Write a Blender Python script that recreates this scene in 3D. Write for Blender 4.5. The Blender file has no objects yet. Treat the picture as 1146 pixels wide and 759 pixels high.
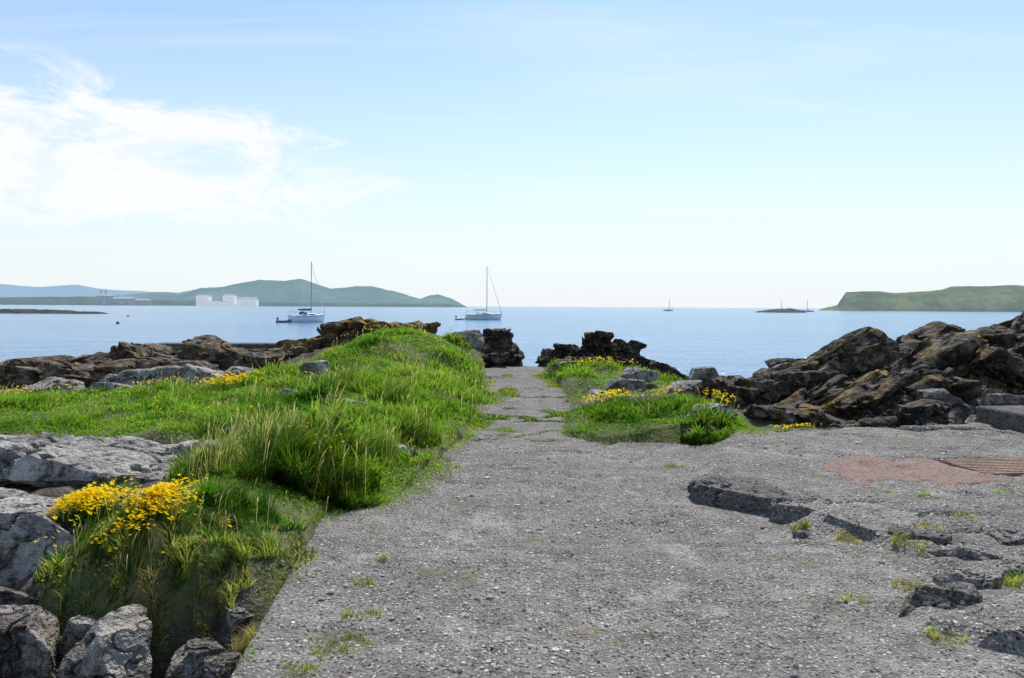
import bpy, math, numpy as np
from mathutils import Matrix, Vector
rng=np.random.default_rng(7)
S=bpy.context.scene
COL=S.collection
S.view_settings.view_transform='Standard'
S.view_settings.look='None'
S.view_settings.exposure=0
SEA=-2.2
# ---------------------------------------------------------------- noise
def _h(ix,iy,iz,seed):
    n=(ix.astype(np.int64)*374761393+iy.astype(np.int64)*668265263+iz.astype(np.int64)*2147483647//7+seed*974711)&0xffffffff
    n=((n^(n>>13))*1274126177)&0xffffffff
    n=((n^(n>>16))*2246822519)&0xffffffff
    n=n^(n>>15)
    return (n&0xffffff)/float(0xffffff)
def vnoise(x,y,z,seed=0):
    ix=np.floor(x);iy=np.floor(y);iz=np.floor(z)
    fx=x-ix;fy=y-iy;fz=z-iz
    fx=fx*fx*(3-2*fx);fy=fy*fy*(3-2*fy);fz=fz*fz*(3-2*fz)
    r=0
    for a in (0,1):
        for b in (0,1):
            for c in (0,1):
                w=(fx if a else 1-fx)*(fy if b else 1-fy)*(fz if c else 1-fz)
                r=r+w*_h(ix+a,iy+b,iz+c,seed)
    return r*2-1
def fbm(x,y,z,o=4,seed=0,g=0.5):
    r=0;a=1;f=1;t=0
    for i in range(o):
        r=r+a*vnoise(x*f+i*17.3,y*f+i*5.1,z*f+i*9.7,seed+i);t+=a;a*=g;f*=2.03
    return r/t
def sstep(a,b,x):
    t=np.clip((x-a)/(b-a),0,1);return t*t*(3-2*t)
def sdf(poly,x,y):
    P=np.array(poly,float);d=np.full(x.shape,1e9);ins=np.zeros(x.shape,bool)
    for i in range(len(P)):
        a=P[i];b=P[(i+1)%len(P)];e=b-a
        t=np.clip(((x-a[0])*e[0]+(y-a[1])*e[1])/(e@e),0,1)
        d=np.minimum(d,np.hypot(x-a[0]-t*e[0],y-a[1]-t*e[1]))
        c=((a[1]>y)!=(b[1]>y))
        with np.errstate(divide='ignore',invalid='ignore'):
            xi=(b[0]-a[0])*(y-a[1])/(b[1]-a[1]+1e-12)+a[0]
        ins^=(c&(x<xi))
    return np.where(ins,-d,d)
# ---------------------------------------------------------------- material helper
class M:
    def __init__(s,name):
        s.m=bpy.data.materials.new(name);s.m.use_nodes=True;s.t=s.m.node_tree
        for n in list(s.t.nodes):s.t.nodes.remove(n)
        s.out=s.t.nodes.new('ShaderNodeOutputMaterial')
    def n(s,ty,ins=None,**kw):
        nd=s.t.nodes.new('ShaderNode'+ty)
        for k,v in kw.items():setattr(nd,k,v)
        for k,v in (ins or {}).items():
            if isinstance(v,bpy.types.NodeSocket):s.t.links.new(v,nd.inputs[k])
            else:nd.inputs[k].default_value=v
        return nd
    def pos(s,scale=(1,1,1)):
        g=s.n('NewGeometry')
        mp=s.n('Mapping',{'Vector':g.outputs['Position'],'Scale':scale})
        return mp.outputs[0]
    def noise(s,v,scale,detail=4,rough=.55,dist=0):
        return s.n('TexNoise',{'Vector':v,'Scale':scale,'Detail':detail,'Roughness':rough,'Distortion':dist}).outputs['Fac']
    def ramp(s,f,stops):
        r=s.n('ValToRGB',{'Fac':f});e=r.color_ramp.elements
        while len(e)<len(stops):e.new(.5)
        for i,(p,c) in enumerate(stops):
            e[i].position=p;e[i].color=(c if isinstance(c,tuple) else (c,c,c))+(1,)
        return r.outputs[0]
    def mix(s,f,a,b,mode='MIX'):
        n=s.n('MixRGB',{'Fac':f,'Color1':a if isinstance(a,bpy.types.NodeSocket) else tuple(a)+(1,),'Color2':b if isinstance(b,bpy.types.NodeSocket) else tuple(b)+(1,)},blend_type=mode)
        return n.outputs[0]
    def math(s,op,a,b=0.0):
        n=s.n('Math',{0:a,1:b},operation=op);return n.outputs[0]
    def bump(s,h,strength,dist,nrm=None):
        d={'Height':h,'Strength':strength,'Distance':dist}
        if nrm is not None:d['Normal']=nrm
        return s.n('Bump',d).outputs[0]
    def surf(s,sock):
        s.t.links.new(sock,s.out.inputs[0]);return s.m
    def pbr(s,col,rough=.8,nrm=None,**kw):
        d={'Base Color':col if isinstance(col,bpy.types.NodeSocket) else tuple(col)+(1,),'Roughness':rough}
        if nrm is not None:d['Normal']=nrm
        d.update({k.replace('_',' '):v for k,v in kw.items()})
        return s.surf(s.n('BsdfPrincipled',d).outputs[0])
def simple(name,col,rough=.5,metal=0.0,var=.15,scale=3,haze=0.,hz=(.6,.7,.78)):
    m=M(name);v=m.pos();n=m.noise(v,scale,3)
    c=m.mix(m.ramp(n,[(.3,0.),(.7,1.)]),tuple(x*(1-var) for x in col),tuple(min(1,x*(1+var*.5)) for x in col))
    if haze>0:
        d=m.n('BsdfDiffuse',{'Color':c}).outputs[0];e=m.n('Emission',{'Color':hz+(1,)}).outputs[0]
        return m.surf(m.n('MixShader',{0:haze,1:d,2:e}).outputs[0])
    return m.pbr(c,rough,Metallic=metal)
# ---- concrete
def mat_concrete(name='weathered_concrete',tone=1.):
    m=M(name);v=m.pos()
    T=lambda *c:(c[0]*tone,c[1]*tone,c[2]*tone*.99)
    big=m.noise(v,.7,4,.6);mid=m.noise(v,5,5,.72);fine=m.noise(v,70,2,.8)
    c=m.ramp(mid,[(.3,T(.13,.117,.105)),(.5,T(.225,.207,.19)),(.7,T(.32,.298,.277))])
    c=m.mix(m.ramp(big,[(.40,.55),(.60,0.)]),c,T(.13,.116,.105))
    c=m.mix(m.ramp(fine,[(.38,.8),(.49,0.)]),c,T(.05,.044,.039))
    for sc,th,pk,colr in ((65,.34,.60,(.58,.55,.51)),(29,.30,.78,(.52,.48,.45)),(37,.36,.68,(.065,.056,.05))):
        vo=m.n('TexVoronoi',{'Vector':v,'Scale':sc})
        near=m.ramp(vo.outputs['Distance'],[(th-.05,1.),(th+.03,0.)])
        sep=m.n('SeparateColor',{0:vo.outputs['Color']})
        pick=m.ramp(sep.outputs[0],[(pk,0.),(pk+.04,1.)])
        cc=m.mix(sep.outputs[1],T(*colr),T(*tuple(x*.5 for x in colr)))
        c=m.mix(m.math('MULTIPLY',near,pick),c,cc)
    mo=m.noise(v,1.5,5,.75)
    c=m.mix(m.math('MULTIPLY',m.ramp(mo,[(.56,0.),(.64,.6)]),m.ramp(mid,[(.40,0.),(.52,1.)])),c,T(.125,.112,.045))
    c=m.mix(m.ramp(mo,[(.35,.35),(.43,0.)]),c,T(.42,.39,.36))
    vo=m.n('TexVoronoi',{'Vector':v,'Scale':42}).outputs['Distance']
    h=m.math('ADD',m.math('MULTIPLY',vo,-.8),m.math('MULTIPLY',mid,3.))
    return m.pbr(c,.95,m.bump(h,1.,.016),Specular_IOR_Level=.2)
# ---- rocks
def mat_rock(name,dark,mid,light,lichen=.0,lcol=(.45,.26,.03),white=.3,rough=.85,thr=.5):
    m=M(name);v=m.pos()
    n1=m.noise(v,2.2,5,.68);n2=m.noise(v,9,4,.75)
    c=m.ramp(n1,[(.34,dark),(.5,mid),(.68,light)])
    c=m.mix(m.ramp(n2,[(.38,.9),(.5,0.)]),c,tuple(x*.4 for x in dark))
    g=m.n('NewGeometry');nz=m.n('SeparateXYZ',{0:g.outputs['Normal']}).outputs[2]
    up=m.ramp(nz,[(.0,.15),(.6,1.)])
    n4=m.noise(v,4.2,5,.75)
    c=m.mix(m.math('MULTIPLY',m.ramp(n4,[(.53,0.),(.60,1.)]),white),c,(.44,.42,.37))
    if lichen>0:
        l=m.math('MULTIPLY',up,m.ramp(m.noise(v,2.7,5,.75),[(thr,0.),(thr+.07,lichen)]))
        c=m.mix(m.math('MULTIPLY',l,m.ramp(n2,[(.40,.2),(.55,1.)])),c,lcol)
    st=m.noise(m.pos((.8,.8,6)),2.2,3,.6)
    h=m.math('ADD',m.math('MULTIPLY',n2,1.6),m.math('MULTIPLY',st,1.2))
    return m.pbr(c,rough,m.bump(h,1.,.08),Specular_IOR_Level=.2)
R_DARK=mat_rock('dark_shore_rock',(.018,.013,.010),(.062,.047,.035),(.18,.145,.11),.8,(.31,.195,.04),.32,.85,.525)
R_LICH=mat_rock('lichen_covered_rock',(.03,.022,.015),(.11,.08,.05),(.24,.19,.13),.9,(.44,.28,.05),.35,.85,.45)
R_PALE=mat_rock('pale_grey_rock',(.13,.115,.10),(.36,.33,.30),(.58,.55,.50),.3,(.33,.26,.09),.6,.85,.57)
R_GREY=mat_rock('grey_brown_rock',(.06,.05,.042),(.20,.175,.15),(.42,.385,.345),.35,(.3,.24,.08),.6,.85,.55)
R_BROWN=mat_rock('brown_rock',(.03,.02,.014),(.115,.08,.054),(.29,.21,.155),.7,(.38,.25,.055),.35,.8,.51)
CONC=mat_concrete();CONCD=mat_concrete('dark_weathered_concrete',.65)
def mat_terrain():
    m=M('soil_and_rock_ground');v=m.pos()
    a=m.n('Attribute',attribute_name='grass').outputs['Fac']
    n=m.noise(v,6,5,.75);n2=m.noise(v,30,2,.7)
    rock=m.ramp(n,[(.3,(.014,.010,.008)),(.5,(.06,.044,.032)),(.7,(.20,.155,.12))])
    soil=m.ramp(n,[(.3,(.05,.065,.018)),(.58,(.12,.14,.04)),(.75,(.22,.18,.10))])
    c=m.mix(a,rock,soil)
    return m.pbr(c,.95,m.bump(m.math('ADD',n,m.math('MULTIPLY',n2,.4)),1.,.08))
def mat_blade(name,trans=.5):
    m=M(name)
    col=m.n('Attribute',attribute_name='tint').outputs['Color']
    d=m.n('BsdfDiffuse',{'Color':col}).outputs[0]
    c2=m.mix(1.,col,(1.5,1.75,.6),'MULTIPLY')
    t=m.n('BsdfTranslucent',{'Color':c2}).outputs[0]
    return m.surf(m.n('MixShader',{0:trans,1:d,2:t}).outputs[0])
GRASS=mat_blade('grass_blades')
def mat_petal():
    m=M('yellow_petals');v=m.pos();n=m.noise(v,30,2)
    c=m.ramp(n,[(.3,(.88,.58,.01)),(.7,(.98,.80,.03))])
    d=m.n('BsdfDiffuse',{'Color':c}).outputs[0];t=m.n('BsdfTranslucent',{'Color':c}).outputs[0]
    return m.surf(m.n('MixShader',{0:.4,1:d,2:t}).outputs[0])
PETAL=mat_petal()
def mat_water():
    m=M('sea_water');v=m.pos((1,1.6,1))
    a=m.noise(v,.9,3,.6,.3);b=m.noise(v,.12,2,.5)
    h=m.math('ADD',a,m.math('MULTIPLY',b,2.))
    big=m.ramp(m.noise(m.pos((.2,1,1)),.02,3,.6),[(.35,(.03,.15,.29)),(.65,(.06,.21,.37))])
    return m.pbr(big,.16,m.bump(h,.6,.35),IOR=1.33)
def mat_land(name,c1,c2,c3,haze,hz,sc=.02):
    # aerial haze painted in: flat pale emission mixed over the land colour
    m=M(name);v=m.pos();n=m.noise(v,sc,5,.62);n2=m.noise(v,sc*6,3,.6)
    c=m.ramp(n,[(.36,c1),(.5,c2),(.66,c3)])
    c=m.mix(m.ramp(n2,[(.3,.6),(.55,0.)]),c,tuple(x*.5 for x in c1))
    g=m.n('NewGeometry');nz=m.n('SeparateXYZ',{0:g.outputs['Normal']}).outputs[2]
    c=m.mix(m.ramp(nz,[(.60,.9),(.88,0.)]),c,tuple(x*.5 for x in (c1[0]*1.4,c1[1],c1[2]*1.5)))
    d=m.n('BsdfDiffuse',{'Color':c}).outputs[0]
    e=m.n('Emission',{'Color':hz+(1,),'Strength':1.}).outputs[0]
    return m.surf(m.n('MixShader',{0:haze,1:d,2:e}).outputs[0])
# ---------------------------------------------------------------- mesh helpers
def mesh_np(name,V,F,mat,smooth=False,tint=None,attr=None):
    me=bpy.data.meshes.new(name)
    V=np.asarray(V,np.float32);me.vertices.add(len(V));me.vertices.foreach_set('co',V.ravel())
    loops=np.concatenate([np.asarray(f,np.int32).ravel() for f in F])
    tot=np.concatenate([np.full(len(f),np.asarray(f).shape[1],np.int32) for f in F])
    st=np.concatenate([[0],np.cumsum(tot)[:-1]]).astype(np.int32)
    me.loops.add(len(loops));me.loops.foreach_set('vertex_index',loops)
    me.polygons.add(len(tot));me.polygons.foreach_set('loop_start',st);me.polygons.foreach_set('loop_total',tot)
    me.polygons.foreach_set('use_smooth',np.full(len(tot),smooth))
    if tint is not None:
        a=me.attributes.new('tint','FLOAT_COLOR','POINT')
        a.data.foreach_set('color',np.hstack([tint,np.ones((len(tint),1))]).astype(np.float32).ravel())
    if attr is not None:
        a=me.attributes.new(attr[0],'FLOAT','POINT');a.data.foreach_set('value',attr[1].astype(np.float32))
    me.update(calc_edges=True);me.materials.append(mat)
    return me
def add(name,me,label=None,cat=None,kind=None,group=None,parent=None,loc=None):
    o=bpy.data.objects.new(name,me);COL.objects.link(o)
    if label:o['label']=label
    if cat:o['category']=cat
    if kind:o['kind']=kind
    if group:o['group']=group
    if parent:o.parent=parent
    if loc is not None:o.location=loc
    return o
def gridfaces(nx,ny):
    i=np.arange(nx*ny).reshape(ny,nx)
    return np.stack([i[:-1,:-1],i[:-1,1:],i[1:,1:],i[1:,:-1]],-1).reshape(-1,4)
# ---------------------------------------------------------------- layout polygons (metres)
CONP=[(-1.0,1.2),(-1.19,3.3),(-1.37,5.35),(-1.43,6.0),(-.95,6.6),(-.85,7.4),(-.65,9),(-.55,11),(-.5,13),(-.6,16),(-.75,20.6),(.8,20.6),(.95,16),(1.05,13.5),(.85,11),(.65,9.7),(1.0,9.2),(3.3,9.25),(4.6,9.5),(6,9.9),(9,10.3),(11,10.2),(11,1.2)]
GRL=[(-1.40,5.2),(-1.22,5.5),(-.80,6.0),(-.60,7.4),(-.40,9),(-.28,10.2),(-.33,11),(-.22,13),(-.38,16),(-.8,18.3),(-1.5,18.6),(-2.5,18.2),(-3.4,17),(-3.8,14.5),(-4.9,12.9),(-9.5,12.6),(-10,9.6),(-8,8.4),(-5.5,8.3),(-4.2,8.1),(-3.3,7.9),(-2.85,7.0),(-2.7,6.6),(-2.5,5.75),(-2.8,5.4),(-2.9,4.95),(-2.7,4.45),(-2.0,4.3),(-1.65,4.45),(-1.46,4.9)]
GRA=[(.42,9.7),(.72,9.15),(1.8,8.95),(3.1,9.0),(3.75,9.3),(3.3,10.2),(2.7,11.0),(1.4,11.6),(.85,11.4),(.6,10.8)]
GRB=[(.85,12.8),(.7,16),(.4,17.5),(.7,19),(2.6,18),(3.6,15),(2.8,12.8),(1.8,12.2)]
STR=[(-1.20,3.0),(-1.38,3.2),(-1.44,4.6),(-1.34,5.1)]
CP=np.array([(-1.5,2,-.6),(-1.33,3,-.24),(-1.55,3,-.6),(-1.37,4,-.16),(-1.58,4,-.55),(-1.40,4.6,-.02),(-1.5,5.3,.10),(-2,4.05,-.62),(-1.75,4.15,-.5),(-1.75,3.3,-.7),(-2.6,4.1,-.7),(-3.4,4.3,-.7),(-2.2,3,-.9),(-3.4,3,-.9),
(-2.1,4.5,.16),(-2.1,4.9,.27),(-2.6,4.6,.12),(-2.6,5.0,.18),(-3.0,4.9,-.05),(-1.7,4.5,.04),(-1.7,5.0,.16),(-2.,5.6,.30),(-3.3,5.5,-.05),(-4.2,5.5,-.15),(-4,7,.0),(-5.5,7,-.05),(-5.5,9.8,.2),(-3.5,9.8,.3),
(-1.1,5.9,.0),(-1.3,7,.08),(-.9,8,.03),(-1.6,8,.16),(-2.4,8,.22),(-3,7,.12),(-3,9,.28),(-1.5,11,.30),(-.7,11,.05),(-.6,13,.02),(-.8,15,.22),(-2.6,13,.5),(-2.6,14.5,.72),(-2.5,16.3,1.0),(-1.6,16,.85),(-1.0,16.5,.45),(-3.6,16,.75),
(-1.2,18.2,.70),(-2.4,18,1.0),(-5,14,.25),(-5,16.5,.25),(-8,14,.1),(-8,10,.05),(-10,14,-.05),(-10,10,-.1),(-13,8,-.3),(-17,8,-.5),(-14,14,-.1),(-17,14,-.5),(-8,17,.0),(-11,18,-.6),
(-14,21,-2),(-8,20,-1.2),(-3,21,-.5),(-5,19,-.2),(-3,24,-2.2),(0,21.5,-.2),(0,23,-1.6),(0,27,-3.5),(5,25,-3.5),(10,27,-3.5),(-10,27,-3.5),(16,27,-3),(2,20,0),(3,20.3,-.2),(3,22.5,-1.6),(5,17,-.8),(5,20,-1.6),(4,16,-.1),
(.2,5,-.03),(.2,8,-.03),(.2,12,-.03),(.2,16,-.03),(.1,20,-.03),(3,3,-.03),(4,6,-.03),(4,8.8,-.03),(7,6,-.03),(7,9,-.03),
(.6,9.4,0),(1.2,9.7,.10),(2,9.9,.20),(2.8,9.9,.16),(3.6,9.3,-.03),(1.6,10.8,.24),(2.6,10.8,.24),(1.0,13.3,.05),(1.2,15,.2),(1.8,16,.33),(2.7,16,.25),(1,18,.2),(3.5,13,.12),(3.5,11.3,.1),
(4.5,10.6,-.1),(6,10.8,-.15),(8,11.2,-.1),(10,11.4,0),(12,11,.2),(4.8,12,.0),(6,12.3,.0),(8,12.6,.2),(10,13,.6),(5,13.8,.1),(5.6,14.2,.3),(7,14.3,.55),(8.2,14.5,.75),(9.5,14.6,.95),(12,14.5,1.1),(16,14,1.2),(6.5,16,.0),(9,17,.2),(12,18,.2),(7,19,-1.4),(10,20.5,-1.6),(16,20,-.8),(16,10,.5),(14,5,.1)],float)
def _solve():
    n=len(CP);D=np.hypot(CP[:,None,0]-CP[None,:,0],CP[:,None,1]-CP[None,:,1])
    A=np.zeros((n+3,n+3));A[:n,:n]=-D+np.eye(n)*.05
    A[:n,n]=1;A[:n,n+1:]=CP[:,:2];A[n,:n]=1;A[n+1:,:n]=CP[:,:2].T
    return np.linalg.solve(A,np.concatenate([CP[:,2],[0,0,0]]))
W=_solve()
def gap(x,y):
    """worn joints and broken places in the narrow path: 1 = no concrete"""
    n=fbm(x*1.6,y*1.6,x*0,4,401);g=np.zeros(x.shape)
    for yc,wd,sl in ((9.45,.05,.3),(10.85,.13,-.3),(13.4,.10,.2)):
        g=np.maximum(g,1-sstep(wd*.5,wd*1.2,np.abs(y-yc-sl*x+n*.7)))
    g=np.maximum(g,sstep(.30,.40,n))
    return g*sstep(9.0,9.4,y)
def grassmask(x,y):
    j=fbm(x*1.3,y*1.3,x*0,4,50)*.22
    d=np.minimum(np.minimum(sdf(GRL,x,y),sdf(GRA,x,y)),np.minimum(sdf(GRB,x,y),sdf(STR,x,y)+.05))+j
    return d
def H(x,y):
    sh=x.shape;x=x.ravel();y=y.ravel();out=np.empty(len(x));n=len(CP)
    for i in range(0,len(x),40000):
        xs=x[i:i+40000];ys=y[i:i+40000]
        D=-np.hypot(xs[:,None]-CP[None,:,0],ys[:,None]-CP[None,:,1])
        out[i:i+40000]=D@W[:n]+W[n]+W[n+1]*xs+W[n+2]*ys
    g=1-sstep(-.15,.25,grassmask(x,y))
    rough=(1-np.abs(fbm(x*.9,y*.9,x*0,5,3)))*.5-.36
    out+=g*fbm(x*1.6,y*1.6,x*0,4,9)*.16+(1-g)*(rough*.55+fbm(x*4,y*4,x*0,3,5)*.06)
    c=sdf(CONP,x,y)
    cap=-.10+.075*((y>9.2)&(x<1.3))
    out=np.where(c<0,np.minimum(out,cap+fbm(x*4,y*4,x*0,2,6)*.01),out)
    m=(c>=0)&(c<.12)&(g<.5);out=np.where(m,np.minimum(out,.0),out)
    return out.reshape(sh)
# ---------------------------------------------------------------- terrain
xs=np.arange(-18,18.01,.08);ys=np.arange(1.0,28,.08)
X,Y=np.meshgrid(xs,ys);Z=H(X,Y);Z=np.maximum(Z,-4)
gm=1-sstep(-.1,.15,grassmask(X.ravel(),Y.ravel()))
gm=np.maximum(gm,((np.abs(X.ravel())<1.3)&(Y.ravel()>9)).astype(float)*.9)
add('shore_ground',mesh_np('shore_ground',np.stack([X.ravel(),Y.ravel(),Z.ravel()],1),[gridfaces(len(xs),len(ys))],mat_terrain(),True,attr=('grass',gm)),'rough soil and rock of the grassy headland',None,'structure')
def TZ(x,y):return H(np.atleast_1d(np.asarray(x,float)),np.atleast_1d(np.asarray(y,float)))
# ---------------------------------------------------------------- concrete platform
RP=[(1.1,7.4),(1.45,6.75),(1.62,6.35),(2.06,5.78),(2.50,5.25),(2.74,4.8),(2.5,4.4),(2.2,4.05),(2.35,3.6),(2.6,3.0),(2.7,1.0),(12,1.0),(12,11),(2.2,11)]
BX,BY=3.55,7.0
def pm(x,y):
    e=np.maximum(np.abs(x-BX)/.95,np.abs(y-BY)/.62)+fbm(x*3,y*3,x*0,4,5)*.5
    return 1-sstep(.80,.95,e)
GX,GY=4.7,7.25
def gmk(x,y):
    a=.12;u=(x-GX)*math.cos(a)+(y-GY)*math.sin(a);v=-(x-GX)*math.sin(a)+(y-GY)*math.cos(a)
    return ((np.abs(u)<.53)&(np.abs(v)<.36)).astype(float)
def CZ0(x,y):
    d=-sdf(RP,x,y)+fbm(x*1.8,y*1.8,x*0,4,70)*.34+np.abs(fbm(x*7,y*7,x*0,3,74))*.08-.02
    ht=.10+.03*sstep(5.,5.8,y)
    brk=sstep(-.3,.3,fbm(x*2.3,y*2.3,x*0,2,79))
    r=(sstep(-.05,.05+.25*brk,d)*.62+sstep(.15,.6,d+fbm(x*3,y*3,x*0,3,75)*.3)*.38)*ht
    fade=sstep(1.15,1.7,x-np.clip(y-6.4,0,3)*.4)
    r=r*np.maximum(fade,0)
    z=r+fbm(x*.8,y*.8,x*0,3,71)*.035+fbm(x*4,y*4,x*0,4,72)*.018
    pit=fbm(x*2.5,y*2.5,x*0,4,73)
    z-=sstep(.22,.36,pit)*.022
    near=sstep(0,.1,d)*sstep(1.5,.7,d)*sstep(6.4,5.8,y)
    j=np.abs(fbm(x*1.5,y*1.5,x*0,3,76));z-=near*(1-sstep(.008,.045,j))*.045
    return z
def CZ(x,y):
    return CZ0(x,y)-.03*pm(x,y)-.045*gmk(x,y)
xs=np.arange(-1.5,11.2,.032);ys=np.arange(1.1,20.9,.032)
X,Y=np.meshgrid(xs,ys);X=X.ravel();Y=Y.ravel()
D=np.full(X.shape,9.);mk=((Y<10.6)|(np.abs(X-.2)<1.6))&(X<Y*.85+1.2)
X=X+0.;D[mk]=sdf(CONP,X[mk],Y[mk])
far=np.where((Y>8.9),1.,0.04)
Dj=np.where(mk,D,9.);Dj[mk]+=fbm(X[mk]*4,Y[mk]*4,X[mk]*0,3,60)*.09*far[mk]
edge=(Dj>0)&(Dj<.034)&(Y<6.2)&(X<0)
X[edge]=np.interp(Y[edge],[1.2,3.3,5.35,6.0],[-1.0,-1.19,-1.37,-1.43])
Zc=np.zeros(X.shape);mk2=Dj<.3
dz=np.where(edge,0,sstep(0,.05,Dj))
Zc[mk2]=CZ(X[mk2],Y[mk2])-dz[mk2]*.35-.12*gap(X[mk2],Y[mk2])
F=gridfaces(len(xs),len(ys));F=F[(Dj[F]<.1).all(1)]
u,inv=np.unique(F,return_inverse=True);F=inv.reshape(-1,4)
add('concrete_path',mesh_np('concrete_path',np.stack([X[u],Y[u],Zc[u]],1),[F],CONC,True),'weathered grey concrete landing and path',None,'structure')
# ---------------------------------------------------------------- grass blades
def blades(x,y,z,h,w,lean,base,tip,seed=1):
    r=np.random.default_rng(seed);n=len(x)
    a=r.uniform(0,2*np.pi,n);wx=np.cos(a)*w/2;wy=np.sin(a)*w/2
    b=r.uniform(0,2*np.pi,n);lx=np.cos(b)*lean*h;ly=np.sin(b)*lean*h
    wa=fbm(x*1.3,y*1.3,x*0,3,77)*7
    lx=lx+.16*h*np.cos(wa);ly=ly+.16*h*np.sin(wa)
    ts=[0,.4,.75,1.0];ws=[1,.85,.5,0]
    V=[];C=[]
    for i,(t,ww) in enumerate(zip(ts,ws)):
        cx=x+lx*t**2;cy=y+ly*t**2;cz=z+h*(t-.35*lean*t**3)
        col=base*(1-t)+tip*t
        if i<3:
            V+= [np.stack([cx-wx*ww,cy-wy*ww,cz],1),np.stack([cx+wx*ww,cy+wy*ww,cz],1)];C+=[col,col]
        else:V.append(np.stack([cx,cy,cz],1));C.append(col)
    V=np.stack(V,1).reshape(-1,3);C=np.stack(C,1).reshape(-1,3)
    o=(np.arange(n)*7)[:,None]
    q=np.concatenate([o+np.array([[0,1,3,2]]),o+np.array([[2,3,5,4]])])
    t=o+np.array([[4,5,6]])
    return V,[q,t],C
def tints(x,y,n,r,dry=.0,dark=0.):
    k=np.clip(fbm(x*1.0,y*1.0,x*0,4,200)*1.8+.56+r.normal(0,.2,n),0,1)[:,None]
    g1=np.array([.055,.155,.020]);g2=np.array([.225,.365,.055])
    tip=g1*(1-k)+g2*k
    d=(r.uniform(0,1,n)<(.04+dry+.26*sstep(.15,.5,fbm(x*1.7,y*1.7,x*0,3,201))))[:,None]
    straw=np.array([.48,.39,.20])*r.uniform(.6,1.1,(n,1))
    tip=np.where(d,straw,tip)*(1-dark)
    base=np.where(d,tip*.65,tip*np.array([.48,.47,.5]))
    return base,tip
def stalks(x,y,z,h,seed):
    """seed heads: thin straw stalk carrying a small spindle-shaped head"""
    r=np.random.default_rng(seed);n=len(x)
    lx=r.normal(.1,.2,n)*h;ly=r.normal(0,.15,n)*h;wd=.0012+.00025*y
    V=[];pts=[(0,.6),(.82,.5),(.84,1.2),(.92,1.4),(1.,.1)]
    for t,k in pts:
        V+=[np.stack([x+lx*t*t-wd*k,y+ly*t*t,z+h*t],1),np.stack([x+lx*t*t+wd*k,y+ly*t*t,z+h*t],1)]
    V=np.stack(V,1).reshape(-1,3);o=(np.arange(n)*10)[:,None]
    F=np.concatenate([o+np.array([[2*i,2*i+1,2*i+3,2*i+2]]) for i in range(4)])
    c=np.array([.40,.33,.24])*r.uniform(.5,1.1,(n,1));C=np.repeat(c,10,0)
    return V,F,C
def field(poly,n,seed,name,label,hs=1.,ns=0):
    r=np.random.default_rng(seed);P=np.array(poly)
    x0,y0=P.min(0)-.3;x1,y1=P.max(0)+.3
    X=[];Yy=[];c=0
    while c<n:
        x=r.uniform(x0,x1,n*2)
        y=np.exp(r.uniform(np.log(y0),np.log(y1),n*2))
        vis=np.abs(x)<y*.85+.6;x=x[vis];y=y[vis]
        d=sdf(poly,x,y)+fbm(x*1.3,y*1.3,x*0,4,50)*.22
        p=1-sstep(-.2,.12,d)
        p=p*np.clip(.75+fbm(x*2.2,y*2.2,x*0,3,51)*1.3,.12,1)
        k=r.uniform(0,1,len(x))<p
        X.append(x[k]);Yy.append(y[k]);c+=k.sum()
    x=np.concatenate(X)[:n];y=np.concatenate(Yy)[:n]
    d=-(sdf(poly,x,y))
    edge=.3+.7*sstep(0,.6,d)
    tus=sstep(-.05,.45,fbm(x*1.5,y*1.5,x*0,4,52))
    h=(.05+.15*tus)*edge*r.uniform(.35,1.5,n)*hs
    h*=.6+.4*sstep(4.8,6.2,y)
    w=(.0040+.00095*y)*r.uniform(.6,1.4,n)
    z=TZ(x,y)-.015
    cz=CZ(x,y);ins=(sdf(CONP,x,y)<0)&(gap(x,y)<.5);z=np.where(ins,np.maximum(z,cz-.01),z)
    b,t=tints(x,y,n,r,dry=.3*(1-sstep(0,.3,d))+.2*(1-sstep(4.6,5.4,y)))
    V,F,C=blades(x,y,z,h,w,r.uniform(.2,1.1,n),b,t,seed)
    if ns:
        i=r.choice(n,ns,replace=False);i=i[(d[i]>.15)&(r.uniform(0,1,ns)<.15+tus[i])]
        V2,F2,C2=stalks(x[i],y[i],z[i],(.14+.16*tus[i])*r.uniform(.6,1.3,len(i))*hs,seed+5)
        F=[F[0],F[1],F2+len(V)];V=np.concatenate([V,V2]);C=np.concatenate([C,C2])
    o=add(name,mesh_np(name,V,F,GRASS,False,tint=C),label,'grass','stuff');return o
field(GRL,195000,11,'grass','thick seaside grass covering the rocky bank',1.,2600)
field(GRA,30000,12,'grass','lush green grass mound beside the path',.8,120)
field(GRB,20000,13,'grass','green grass along the far path edge',.8,80)
field(STR,5000,14,'grass','thin grass against the concrete edge',1.3,20)
def jointgrass():
    r=np.random.default_rng(91);n=30000
    x=r.uniform(-.7,1.1,n);y=r.uniform(9.2,19,n);k=(gap(x,y)>.5)&(sdf(CONP,x,y)<0)&(fbm(x*3,y*3,x*0,3,92)>-.25)
    x=x[k];y=y[k];n=len(x);b,t=tints(x,y,n,r,.25)
    V,F,C=blades(x,y,TZ(x,y),.05*r.uniform(.4,1.3,n),(.004+.0009*y)*r.uniform(.6,1.3,n),r.uniform(.2,1,n),b,t,93)
    add('grass',mesh_np('grass',V,F,GRASS,False,tint=C),'short grass growing in gaps of the path','grass','stuff')
jointgrass()
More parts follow.
